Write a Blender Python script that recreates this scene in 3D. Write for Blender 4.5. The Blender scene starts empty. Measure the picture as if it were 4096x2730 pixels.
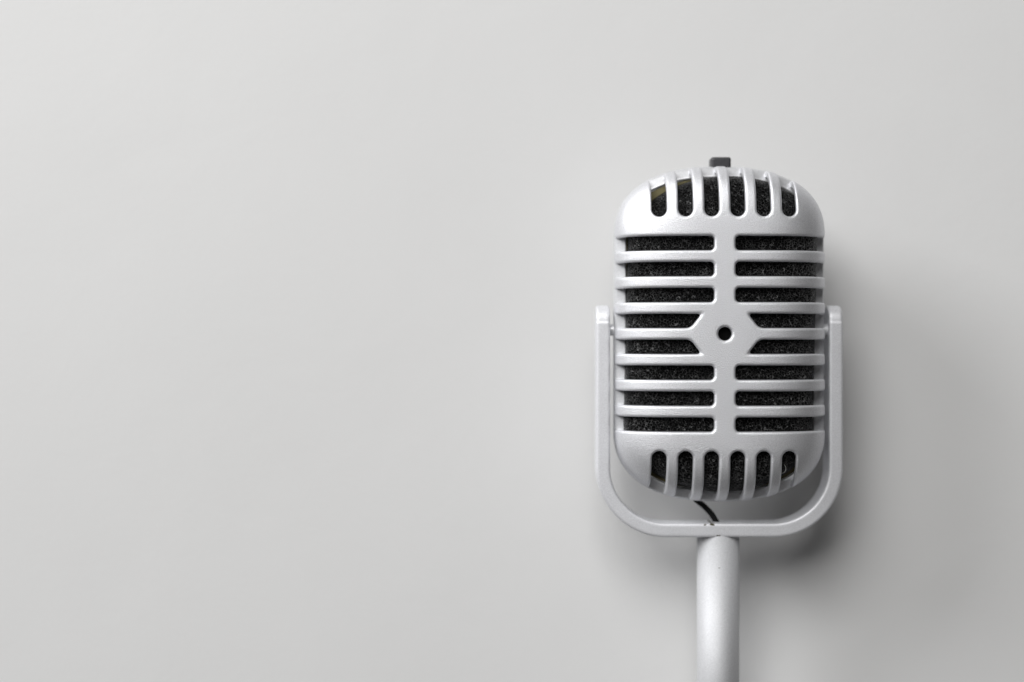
import bpy, math
import numpy as np

# ------------------------------------------------------------------ camera, world, lights
MM = 0.001
scene = bpy.context.scene
FACE_Z = 43.0          # height of the grille face above the tabletop (mm)
FX, FY = 60.93, 2.07   # centre of the grille face (mm)
CAM_D = 440.0          # camera to grille face (mm)

cam = bpy.data.cameras.new('camera')
cam.sensor_width = 36.0
cam.lens = 36.0 * CAM_D / 292.57
cam.clip_start = 0.01
cam.clip_end = 50
cam.dof.use_dof = True
cam.dof.focus_distance = (CAM_D + 1.0) * MM
cam.dof.aperture_fstop = 3.2
cam_o = bpy.data.objects.new('camera', cam)
cam_o.location = (0, 0, (FACE_Z + CAM_D) * MM)
scene.collection.objects.link(cam_o)
scene.camera = cam_o

world = bpy.data.worlds.new("World")
scene.world = world
world.use_nodes = True
bg = world.node_tree.nodes['Background']
bg.inputs['Color'].default_value = (1.0, 0.94, 0.92, 1)
bg.inputs['Strength'].default_value = 0.02

from mathutils import Vector
def area(name, pos, target, size, power, color, size_y=None):
    l = bpy.data.lights.new(name, 'AREA')
    l.shape = 'RECTANGLE'
    l.size = size; l.size_y = size_y or size
    l.energy = power; l.color = color
    o = bpy.data.objects.new(name, l)
    o.location = pos
    o.rotation_euler = (Vector(target) - Vector(pos)).to_track_quat('-Z', 'Y').to_euler()
    scene.collection.objects.link(o)
    return o

# a wide soft window above and beyond the top left edge of the picture
area('top_window_light', (-0.34, 0.78, 1.18), (0.03, 0.0, 0.02), 0.90, 16.3, (1.0, 0.995, 0.985), 0.80)
# a second, lower soft window at the left, a little above the middle
area('left_window_light', (-1.90, 1.30, 0.88), (0.03, 0.0, 0.03), 1.10, 44.0, (0.985, 0.99, 1.0), 0.85)

vs = scene.view_settings
vs.view_transform = 'Standard'
vs.look = 'None'
vs.exposure = 0.0
vs.gamma = 1.0
vs.use_curve_mapping = False

# ------------------------------------------------------------------ materials
class NT:
    def __init__(self, name):
        self.m = bpy.data.materials.new(name); self.m.use_nodes = True
        self.t = self.m.node_tree; self.b = self.t.nodes['Principled BSDF']
    def n(self, typ, **kw):
        nd = self.t.nodes.new(typ)
        for k, v in kw.items():
            if k in nd.inputs: nd.inputs[k].default_value = v
            else: setattr(nd, k, v)
        return nd
    def l(self, a, b): self.t.links.new(a, b)
    def coord(self):
        return self.n('ShaderNodeTexCoord').outputs['Object']
    def math(self, op, a, b=None, clamp=False):
        nd = self.n('ShaderNodeMath'); nd.operation = op; nd.use_clamp = clamp
        for i, v in enumerate((a, b)):
            if v is None: continue
            if isinstance(v, (int, float)): nd.inputs[i].default_value = v
            else: self.l(v, nd.inputs[i])
        return nd.outputs[0]
    def ramp(self, fac, stops):
        r = self.n('ShaderNodeValToRGB'); e = r.color_ramp.elements
        while len(e) < len(stops): e.new(0.5)
        for el, (p, c) in zip(e, stops):
            el.position = p; el.color = (*c, 1) if len(c) == 3 else c
        self.l(fac, r.inputs[0]); return r.outputs[0]
    def bump(self, h, dist, strength=1.0, normal=None):
        b = self.n('ShaderNodeBump'); b.inputs['Strength'].default_value = strength
        b.inputs['Distance'].default_value = dist
        self.l(h, b.inputs['Height'])
        if normal is not None: self.l(normal, b.inputs['Normal'])
        return b.outputs[0]

def silver(name, col=(0.79, 0.795, 0.82), rough=0.50, metal=0.76, grain=0.00013, gscale=2900, chips=()):
    k = NT(name); b = k.b; c = k.coord()
    b.inputs['Metallic'].default_value = metal
    n1 = k.n('ShaderNodeTexNoise', Scale=gscale, Detail=3.0, Roughness=0.6); k.l(c, n1.inputs['Vector'])
    n2 = k.n('ShaderNodeTexNoise', Scale=120.0, Detail=2.0); k.l(c, n2.inputs['Vector'])
    n3 = k.n('ShaderNodeTexNoise', Scale=5200.0, Detail=1.0); k.l(c, n3.inputs['Vector'])
    # metallic flake: tiny tone variation of the paint
    dk = tuple(v * 0.86 for v in col); lt = tuple(min(1, v * 1.14) for v in col)
    colr = k.ramp(n3.outputs[0], [(0.3, dk), (0.7, lt)])
    for (x, y, r) in chips:      # paint chips, at fixed places on the part
        m = k.n('ShaderNodeVectorMath', operation='DISTANCE')
        sc = k.n('ShaderNodeVectorMath', operation='MULTIPLY'); sc.inputs[1].default_value = (0.45, 1, 0)
        k.l(c, sc.inputs[0]); k.l(sc.outputs[0], m.inputs[0])
        m.inputs[1].default_value = (x * MM * 0.45, y * MM, 0)
        ns = k.n('ShaderNodeTexNoise', Scale=1500.0); k.l(c, ns.inputs['Vector'])
        d = k.math('ADD', m.outputs['Value'], k.math('MULTIPLY', k.math('SUBTRACT', ns.outputs[0], 0.5), r * MM * 2.4))
        f = k.math('LESS_THAN', d, r * MM)
        mx = k.n('ShaderNodeMix', data_type='RGBA'); k.l(f, mx.inputs[0]); k.l(colr, mx.inputs[6])
        mx.inputs[7].default_value = (0.10, 0.09, 0.06, 1)
        colr = mx.outputs[2]
    k.l(colr, b.inputs['Base Color'])
    rr = k.n('ShaderNodeMapRange'); k.l(n2.outputs[0], rr.inputs[0])
    rr.inputs[3].default_value = rough - 0.05; rr.inputs[4].default_value = rough + 0.05
    k.l(rr.outputs[0], b.inputs['Roughness'])
    k.l(k.bump(n1.outputs[0], grain, 1.0), b.inputs['Normal'])
    return k.m

M_SHELL = silver('silver_grained_paint')
M_RIM = silver('silver_smooth_paint', col=(0.7,0.705,0.72), rough=0.40, metal=0.45, grain=0.00002, gscale=700)
M_YOKE = silver('silver_satin_paint', rough=0.58, metal=0.55, grain=0.00003, gscale=1100,
                chips=((-2.3, -55.9, 0.35), (-4.2, -56.0, 0.2), (-0.4, -59.2, 0.22)))
M_STEM = silver('silver_tube_paint', col=(0.60,0.605,0.62), rough=0.62, metal=0.4, grain=0.00003, gscale=900,
                chips=((-0.2, -68.6, 0.12),))

def foam_mat():
    k = NT('open_cell_foam'); b = k.b; c = k.coord()
    nz = k.n('ShaderNodeTexNoise', Scale=900.0, Detail=2.0); k.l(c, nz.inputs['Vector'])
    off = k.n('ShaderNodeVectorMath', operation='SCALE'); k.l(nz.outputs['Color'], off.inputs[0]); off.inputs['Scale'].default_value = 0.0009
    add = k.n('ShaderNodeVectorMath', operation='ADD'); k.l(c, add.inputs[0]); k.l(off.outputs[0], add.inputs[1])
    vo = k.n('ShaderNodeTexVoronoi', Scale=1350.0); vo.feature = 'DISTANCE_TO_EDGE'; k.l(add.outputs[0], vo.inputs['Vector'])
    v1 = k.n('ShaderNodeTexVoronoi', Scale=1350.0); k.l(add.outputs[0], v1.inputs['Vector'])
    strut = k.ramp(vo.outputs['Distance'], [(0.0, (1, 1, 1)), (0.05, (0.35, 0.35, 0.35)), (0.12, (0.0, 0.0, 0.0))])
    sep = k.n('ShaderNodeSeparateColor'); k.l(v1.outputs['Color'], sep.inputs[0])
    tone = k.math('ADD', k.math('MULTIPLY', k.math('POWER', sep.outputs[0], 3.0), 0.20), 0.028)  # random brighter cells: glints painted into the strut colour
    v = k.math('ADD', k.math('MULTIPLY', strut, tone), 0.0025)
    cc = k.n('ShaderNodeCombineColor')
    for i in range(3): k.l(v, cc.inputs[i])
    k.l(cc.outputs[0], b.inputs['Base Color'])
    b.inputs['Roughness'].default_value = 0.24
    k.l(k.math('ADD', k.math('MULTIPLY', strut, 0.9), 0.05, True), b.inputs['Specular IOR Level'])
    h = k.math('MINIMUM', vo.outputs['Distance'], 0.2)
    h = k.math('MULTIPLY', h, -1.0)
    k.l(k.bump(h, 0.0016, 1.0), b.inputs['Normal'])
    return k.m
M_FOAM = foam_mat()

def plain(name, col, rough, scale=800, var=0.12, bump=0.00003, metal=0.0, spec=0.5):
    k = NT(name); c = k.coord()
    n = k.n('ShaderNodeTexNoise', Scale=float(scale), Detail=3.0); k.l(c, n.inputs['Vector'])
    k.l(k.ramp(n.outputs[0], [(0.3, tuple(v * (1 - var) for v in col)), (0.7, tuple(v * (1 + var) for v in col))]), k.b.inputs['Base Color'])
    k.b.inputs['Roughness'].default_value = rough
    k.b.inputs['Metallic'].default_value = metal
    k.b.inputs['Specular IOR Level'].default_value = spec
    k.l(k.bump(n.outputs[0], bump, 1.0), k.b.inputs['Normal'])
    return k.m
M_OLIVE = plain('olive_lining', (0.19, 0.165, 0.072), 0.6, 300, 0.06)
M_BLACK = plain('black_plastic', (0.038, 0.038, 0.042), 0.42, 1500, 0.2, 0.00003)
M_FELT = plain('black_felt', (0.004, 0.004, 0.004), 0.9, 2500, 0.5, 0.0001, spec=0.05)
M_CABLE = plain('black_rubber', (0.006, 0.006, 0.006), 0.75, 1500, 0.2, 0.00002, spec=0.15)
M_LINT = plain('white_lint', (0.6, 0.6, 0.58), 0.7, 900, 0.1)

def table_mat():
    k = NT('matte_white_surface'); b = k.b; c = k.coord()
    n1 = k.n('ShaderNodeTexNoise', Scale=9.0, Detail=4.0, Roughness=0.55); k.l(c, n1.inputs['Vector'])
    n2 = k.n('ShaderNodeTexNoise', Scale=900.0, Detail=2.0); k.l(c, n2.inputs['Vector'])
    k.l(k.ramp(n1.outputs[0], [(0.25, (0.738, 0.737, 0.733)), (0.75, (0.762, 0.761, 0.757))]), b.inputs['Base Color'])
    b.inputs['Roughness'].default_value = 0.75
    b.inputs['Specular IOR Level'].default_value = 0.25
    n3 = k.n('ShaderNodeTexNoise', Scale=22.0, Detail=5.0, Roughness=0.5, Distortion=0.6); k.l(c, n3.inputs['Vector'])
    k.l(k.bump(n3.outputs[0], 0.00022, 1.0, k.bump(n2.outputs[0], 0.00006, 1.0)), b.inputs['Normal'])
    return k.m
M_TABLE = table_mat()

# ------------------------------------------------------------------ mesh helpers
def mesh_obj(name, verts, faces, mat, parent=None, loc=(0, 0, 0), smooth=True):
    me = bpy.data.meshes.new(name)
    if isinstance(faces, np.ndarray):
        nv, nf = len(verts), len(faces)
        me.vertices.add(nv); me.vertices.foreach_set('co', np.asarray(verts, dtype=np.float32).ravel())
        me.loops.add(nf * 4); me.loops.foreach_set('vertex_index', faces.astype(np.int32).ravel())
        me.polygons.add(nf)
        me.polygons.foreach_set('loop_start', np.arange(0, nf * 4, 4, dtype=np.int32))
        me.update(calc_edges=True); me.validate()
    else:
        me.from_pydata([tuple(v) for v in verts], [], faces)
        me.update()
    me.polygons.foreach_set('use_smooth', np.full(len(me.polygons), smooth, dtype=bool))
    me.materials.append(mat)
    o = bpy.data.objects.new(name, me); scene.collection.objects.link(o)
    o.location = loc
    if parent is not None: o.parent = parent
    return o

def surface_nets(f, org, h):
    """numpy surface nets: f < 0 is inside; returns verts (mm) and quads"""
    s = f < 0
    nx, ny, nz = f.shape
    cnt = np.zeros((nx-1, ny-1, nz-1), np.int8)
    for i in (0, 1):
        for j in (0, 1):
            for k in (0, 1):
                cnt += s[i:nx-1+i, j:ny-1+j, k:nz-1+k]
    act = (cnt > 0) & (cnt < 8)
    ci, cj, ck = np.nonzero(act)
    idx = np.full(act.shape, -1, np.int64); idx[ci, cj, ck] = np.arange(len(ci))
    acc = np.zeros((len(ci), 3)); num = np.zeros(len(ci))
    for ax in range(3):
        for a in (0, 1):
            for b in (0, 1):
                o0 = [0, 0, 0]; oth = [q for q in range(3) if q != ax]
                o0[oth[0]] = a; o0[oth[1]] = b; o1 = list(o0); o1[ax] = 1
                f0 = f[ci+o0[0], cj+o0[1], ck+o0[2]].astype(np.float64); f1 = f[ci+o1[0], cj+o1[1], ck+o1[2]].astype(np.float64)
                x = (f0 < 0) != (f1 < 0)
                t = np.where(x, f0 / np.where(x, f0 - f1, 1), 0)
                p = np.tile(np.array(o0, float), (len(ci), 1)); p[:, ax] = t
                acc += p * x[:, None]; num += x
    v = acc / num[:, None] + np.stack([ci, cj, ck], 1)
    v = v * h + np.array(org)
    quads = []
    for ax in range(3):
        o1, o2 = [(1, 2), (2, 0), (0, 1)][ax]
        sl0 = [slice(None)] * 3; sl1 = [slice(None)] * 3
        sl0[ax] = slice(0, -1); sl1[ax] = slice(1, None)
        for o in (o1, o2):
            sl0[o] = slice(1, -1); sl1[o] = slice(1, -1)
        a = s[tuple(sl0)]; b = s[tuple(sl1)]
        e = np.stack(np.nonzero(a != b), 1)
        flip = a[e[:, 0], e[:, 1], e[:, 2]]
        e[:, o1] += 1; e[:, o2] += 1
        def cell(d1, d2):
            q = e.copy(); q[:, o1] += d1; q[:, o2] += d2
            return idx[q[:, 0], q[:, 1], q[:, 2]]
        q = np.stack([cell(-1, -1), cell(0, -1), cell(0, 0), cell(-1, 0)], 1)
        q[~flip] = q[~flip][:, ::-1]
        quads.append(q)
    return v, np.concatenate(quads)

def smax(a, b, k):
    h = np.maximum(k - np.abs(a - b), 0) / k
    return np.maximum(a, b) + h * h * k * 0.25

def grid(x0, x1, y0, y1, z0, z1, h):
    xs = np.arange(x0, x1 + h, h, dtype=np.float32); ys = np.arange(y0, y1 + h, h, dtype=np.float32); zs = np.arange(z0, z1 + h, h, dtype=np.float32)
    return xs, ys, zs

# head outline in plan: straight sides with superelliptic caps
HW, HS, HC, HN = 30.7, 28.2, 20.9, 2.4
def rad(X, Y, w=HW, s=HS, c=HC, n=HN):
    u = np.maximum(np.abs(Y) - s, 0) / c; v = np.abs(X) / w
    return (u ** n + v ** n) ** (1 / n)

def norm_sdf(G, h):
    g = np.gradient(G, h)
    m = np.sqrt(g[0] ** 2 + g[1] ** 2 + (g[2] ** 2 if len(g) > 2 else 0))
    return G / np.maximum(m, 0.012)

def rbox(X, Y, cx, cy, hx, hy, r):
    qx = np.abs(X - cx) - hx + r; qy = np.abs(Y - cy) - hy + r
    return np.hypot(np.maximum(qx, 0), np.maximum(qy, 0)) + np.minimum(np.maximum(qx, qy), 0) - r

PITCH = 7.46
ROWS = [(i - 3.5) * PITCH * 0.9955 for i in range(8)]
def slots2d(X, Y):
    S = np.full(X.shape, 1e3, np.float32)
    hy = 2.06
    for i, cy in enumerate(ROWS):
        for sx in (-1, 1):
            if i in (3, 4):       # the pair cut back by the diamond round the centre hole
                d = rbox(X, Y, sx * (6.1 + 25), cy, 25, hy, 0.25)
                # oblique end running away from the centre line
                inner = cy - hy if cy > 0 else cy + hy        # side nearest the hole
                t = (Y - inner) * (1 if cy > 0 else -1)       # 0..2hy from hole side outwards
                # boundary |x| : 9.6 at hole side, 6.1 at outer side
                nx_, ny_ = 0.79, 0.62
                pl = -( (sx * X - 9.55) * nx_ + (t - 0.35) * ny_ )
                d = smax(d, pl, 1.2)
            else:
                d = rbox(X, Y, sx * (3.05 + 26), cy, 26, hy, 1.15)
            S = np.minimum(S, d)
    for k in range(6):
        cx = (k - 2.5) * PITCH
        for sy in (-1, 1):
            S = np.minimum(S, rbox(X, Y, cx, sy * (33.65 + 12), 2.12, 12, 2.1))
    S = np.minimum(S, np.hypot(X, Y) - 1.95)
    return S

# ------------------------------------------------------------------ setting
table = mesh_obj('tabletop', [(-2, -2, 0), (2, -2, 0), (2, 2, 0), (-2, 2, 0), (-2, -2, -0.03), (2, -2, -0.03), (2, 2, -0.03), (-2, 2, -0.03)],
                 [(0, 1, 2, 3), (7, 6, 5, 4), (0, 4, 5, 1), (1, 5, 6, 2), (2, 6, 7, 3), (3, 7, 4, 0)], M_TABLE, smooth=False)
table['kind'] = 'structure'; table['label'] = 'matte off-white flat surface the microphone lies on'

# ------------------------------------------------------------------ microphone
STEM_END = -150.0
mic = bpy.data.objects.new('microphone', None)
mic.empty_display_size = 0.05
mic.location = (FX * MM, (FY + STEM_END) * MM, 0)
scene.collection.objects.link(mic)
mic['label'] = 'silver retro microphone with slotted grille, black foam and U-shaped yoke, lying on white surface'
mic['category'] = 'microphone'
LOC = (0, -STEM_END * MM, FACE_Z * MM)      # local origin of all parts: centre of the grille face

# front grille ---------------------------------------------------------------
T = 12.0; TH = 1.9
h = 0.24
xs, ys, zs = grid(-32, 32, -51, 51, -14.6, 1.0, h)
X, Y, Z = np.meshgrid(xs, ys, zs, indexing='ij')
R2 = rad(X[:, :, 0], Y[:, :, 0])
P, Q = 3.6, 2.1
zz = np.maximum(Z + T, 0) / T
G = (R2[:, :, None] ** P + zz ** Q)
G = G ** (1 / 2.6) - 1
d = norm_sdf(G.astype(np.float32), h)
del G
S3 = slots2d(X[:, :, 0], Y[:, :, 0])[:, :, None]
f = np.maximum(d, -(d + TH))
# slots cut with rounded lips on the outside
f = np.maximum(smax(d, -S3, 0.75), -(d + TH))
f = np.maximum(f, -(Z + 13.6))
v, q = surface_nets(f, (xs[0], ys[0], zs[0]), h)
front = mesh_obj('front_grille', v * MM, q, M_SHELL, mic, LOC)
del X, Y, Z, d, f, zz

# rear grille: the same casting turned round
RIM_T, RIM_B = -11.4, -19.0
me = front.data.copy(); me.name = 'rear_grille'
co = np.empty(len(me.vertices) * 3, np.float32); me.vertices.foreach_get('co', co)
co = co.reshape(-1, 3); co[:, 2] = (RIM_T + RIM_B) * MM - co[:, 2]; me.vertices.foreach_set('co', co.ravel())
me.flip_normals(); me.update()
rear = bpy.data.objects.new('rear_grille', me); scene.collection.objects.link(rear); rear.parent = mic; rear.location = LOC

# rim between both grilles -----------------------------------------------------
h = 0.3
xs, ys, zs = grid(-32.4, 32.4, -51, 51, RIM_B - 1.2, RIM_T + 1.2, h)
X, Y = np.meshgrid(xs, ys, indexing='ij')
g2 = rad(X, Y) - 1
d2 = norm_sdf(g2.astype(np.float32), h)[:, :, None]
ring = smax(d2 - 0.22, -(d2 + 3.3), 0.6)
Zb = np.abs(zs - (RIM_T + RIM_B) / 2)[None, None, :] - (RIM_T - RIM_B) / 2
inw = np.clip(-d2, -0.5, 3.8)
mz = (RIM_T + RIM_B) / 2
top = (np.abs(zs[None, None, :] - mz) - (-12.9 - mz) - 0.55 * inw) / 1.14     # the rim face slopes outwards
f = smax(ring + 0 * Zb, top, 0.7)
v, q = surface_nets(f, (xs[0], ys[0], zs[0]), h)
mesh_obj('rim', v * MM, q, M_RIM, mic, LOC)

# olive lining plate behind the foam
def plate(name, w, s, c, n, z0, z1, mat, N=160):
    pts = []
    for i in range(N):
        a = 2 * math.pi * i / N
        ca, sa = math.cos(a), math.sin(a)
        x = w * math.copysign(abs(ca) ** (2 / n), ca); y = c * math.copysign(abs(sa) ** (2 / n), sa)
        y += s if sa >= 0 else -s
        pts.append((x, y))
    vs_ = [(x * MM, y * MM, z1 * MM) for x, y in pts] + [(x * MM, y * MM, z0 * MM) for x, y in pts]
    fs = [tuple(range(N)), tuple(range(2 * N - 1, N - 1, -1))] + [(i, i + N, (i + 1) % N + N, (i + 1) % N) for i in range(N)]
    return mesh_obj(name, vs_, fs, mat, mic, LOC, smooth=False)
plate('lining', HW - 3.3, HS, HC - 3.4, HN, -13.0, -12.1, M_OLIVE)

# foam ---------------------------------------------------------------------------
h = 0.4
xs, ys, zs = grid(-30, 30, -49, 49, -17.8, 0, h)
X, Y, Z = np.meshgrid(xs, ys, zs, indexing='ij')
r = rad(X - np.clip(Y / 45, -1, 1), Y - 0.03 * X * np.sign(Y), 27.7, 27.2, 19.0, 2.0)
zz = np.maximum(Z + 13.0, 0) / 10.3
G = (r ** 5 + zz ** 3) ** (1 / 3.5) - 1
f = norm_sdf(G.astype(np.float32), h)
rng = np.random.default_rng(3)
f = f + (rng.random(f.shape).astype(np.float32) - 0.5) * 0.16
f = np.maximum(f, -(Z + 13.5))
v, q = surface_nets(f, (xs[0], ys[0], zs[0]), h)
mesh_obj('foam', v * MM, q, M_FOAM, mic, LOC)

def cyl(name, p0, p1, r, mat, N=48, caps=True, bev=0.0):
    """cylinder between two points (mm) with bevelled ends"""
    p0 = Vector(p0); p1 = Vector(p1); ax = (p1 - p0).normalized(); L = (p1 - p0).length
    u = ax.orthogonal().normalized(); w = ax.cross(u)
    prof = [(0, r - bev), (bev * 0.3, r - bev * 0.3), (bev, r), (L - bev, r), (L - bev * 0.3, r - bev * 0.3), (L, r - bev)] if bev else [(0, r), (L, r)]
    vs_, fs = [], []
    for (t, rr) in prof:
        for i in range(N):
            an = 2 * math.pi * i / N
            vs_.append((p0 + ax * t + (u * math.cos(an) + w * math.sin(an)) * rr) * MM)
    for j in range(len(prof) - 1):
        for i in range(N):
            a_, b_ = j * N + i, j * N + (i + 1) % N
            fs.append((a_, b_, b_ + N, a_ + N))
    if caps:
        fs.append(tuple(range(N - 1, -1, -1))); fs.append(tuple(range((len(prof) - 1) * N, len(prof) * N)))
    o = mesh_obj(name, vs_, fs, mat, mic, LOC)
    return o

cyl('hole_backing', (0, 0, -4.0), (0, 0, -2.25), 2.4, M_FELT, bev=0.1)

# yoke ----------------------------------------------------------------------------
YF, YD = -11.5, 10.0
YO, YI, YB, YTOP, YR = 36.2, 32.1, -59.7, 8.4, 20.5
h = 0.3
xs, ys, zs = grid(-38, 38, -61.5, 10, YF - YD - 1.2, YF + 1.2, h)
X, Y = np.meshgrid(xs, ys, indexing='ij')
half = (YO - YI) / 2
mid = YO - half; rm = YR - half
# distance to the centre line of a U
yb = YB + half
qx = np.abs(X) - (mid - rm); qy = (yb + rm) - Y
corner = np.abs(np.hypot(qx, qy) - rm)
dl = np.where((qx > 0) & (qy > 0), corner, np.where(qy <= 0, np.abs(np.abs(X) - mid), np.abs(Y - yb)))
f2 = (dl - half)[:, :, None]
Zc = zs - (YF - YD / 2)
fz = (np.abs(Zc) - YD / 2)[None, None, :]
f = smax(f2 + 0 * fz, fz + 0 * f2, 0.7)
# rounded arm ends
er = 5.0
end = np.hypot(np.maximum(Y[:, :, None] - (YTOP - er), 0), Zc[None, None, :] * (er / (YD / 2))) - er
f = np.where(Y[:, :, None] > YTOP - er, smax(f, end, 0.8), f)
v, q = surface_nets(f, (xs[0], ys[0], zs[0]), h)
mesh_obj('yoke', v * MM, q, M_YOKE, mic, LOC)

for sx in (-1, 1):
    cyl('pivot_pin', (sx * 29.5, 1.2, -15.3), (sx * 33.0, 1.2, -15.3), 1.7, M_RIM, bev=0.15)

# stem ----------------------------------------------------------------------------
SZ = YF - 6.25
cyl('stem', (0.3, YB + 0.4, SZ), (0.3, STEM_END, SZ), 6.25, M_STEM, N=96)
# round foot at the end of the stem; the microphone lies on its edge
foot_r = FACE_Z + SZ
cyl('base', (0, STEM_END + 0.0, SZ), (0, STEM_END - 9.0, SZ), foot_r, M_STEM, N=128, bev=1.0)

# switch at the top, behind the rim
def block(name, x0, x1, y0, y1, z0, z1, r, mat):
    h = 0.15
    xs, ys, zs = grid(x0 - 0.6, x1 + 0.6, y0 - 0.6, y1 + 0.6, z0 - 0.6, z1 + 0.6, h)
    X, Y, Z = np.meshgrid(xs, ys, zs, indexing='ij')
    fx = np.abs(X - (x0 + x1) / 2) - (x1 - x0) / 2; fy = np.abs(Y - (y0 + y1) / 2) - (y1 - y0) / 2; fz = np.abs(Z - (z0 + z1) / 2) - (z1 - z0) / 2
    v, q = surface_nets(smax(smax(fx, fy, r), fz, r), (xs[0], ys[0], zs[0]), h)
    return mesh_obj(name, v * MM, q, mat, mic, LOC)
block('switch', -2.3, 3.55, 46.5, 52.1, -19.0, -13.0, 0.7, M_BLACK)

# cable -----------------------------------------------------------------------------
def tube(name, pts, r, mat, parent, loc, N=16, sub=10):
    P = [Vector(p) for p in pts]; P = [2 * P[0] - P[1]] + P + [2 * P[-1] - P[-2]]
    path = []
    for i in range(1, len(P) - 2):
        for s_ in range(sub):
            t = s_ / sub
            a_, b_, c_, d_ = P[i-1], P[i], P[i+1], P[i+2]
            path.append(0.5 * ((2 * b_) + (c_ - a_) * t + (2 * a_ - 5 * b_ + 4 * c_ - d_) * t * t + (3 * b_ - a_ - 3 * c_ + d_) * t ** 3))
    path.append(P[-2])
    vs_, fs = [], []
    for i, p in enumerate(path):
        tg = (path[min(i + 1, len(path) - 1)] - path[max(i - 1, 0)]).normalized()
        u = tg.cross(Vector((0, 0, 1))); u = u.normalized() if u.length > 1e-4 else Vector((1, 0, 0)); w = tg.cross(u)
        for k in range(N):
            an = 2 * math.pi * k / N
            vs_.append((p + (u * math.cos(an) + w * math.sin(an)) * r) * MM)
    for j in range(len(path) - 1):
        for i in range(N):
            a_, b_ = j * N + i, j * N + (i + 1) % N
            fs.append((a_, b_, b_ + N, a_ + N))
    fs.append(tuple(range(N - 1, -1, -1))); fs.append(tuple(range((len(path) - 1) * N, len(path) * N)))
    return mesh_obj(name, vs_, fs, mat, parent, loc)
tube('cable', [(-9.5, -44.5, -17.5), (-6.6, -48.8, -17.5), (-3.8, -51.2, -17.3), (-1.6, -53.6, -17.0), (0.0, -56.4, -16.5)], 0.85, M_CABLE, mic, LOC)

# lint fibre caught in the lower right slot --------------------------------------------
lint = tube('lint_fibre', [(0, 0, 0), (0.9, 0.3, 0.1), (1.5, 1.1, 0.15), (1.4, 2.0, 0.1), (1.0, 2.8, 0)], 0.05, M_LINT, None,
            ((FX + 16.6) * MM, (FY - 40.4) * MM, (FACE_Z - 4.6) * MM), N=8, sub=6)
lint['label'] = 'tiny white lint fibre caught on the black foam in the lower rightmost slot'
lint['category'] = 'lint'
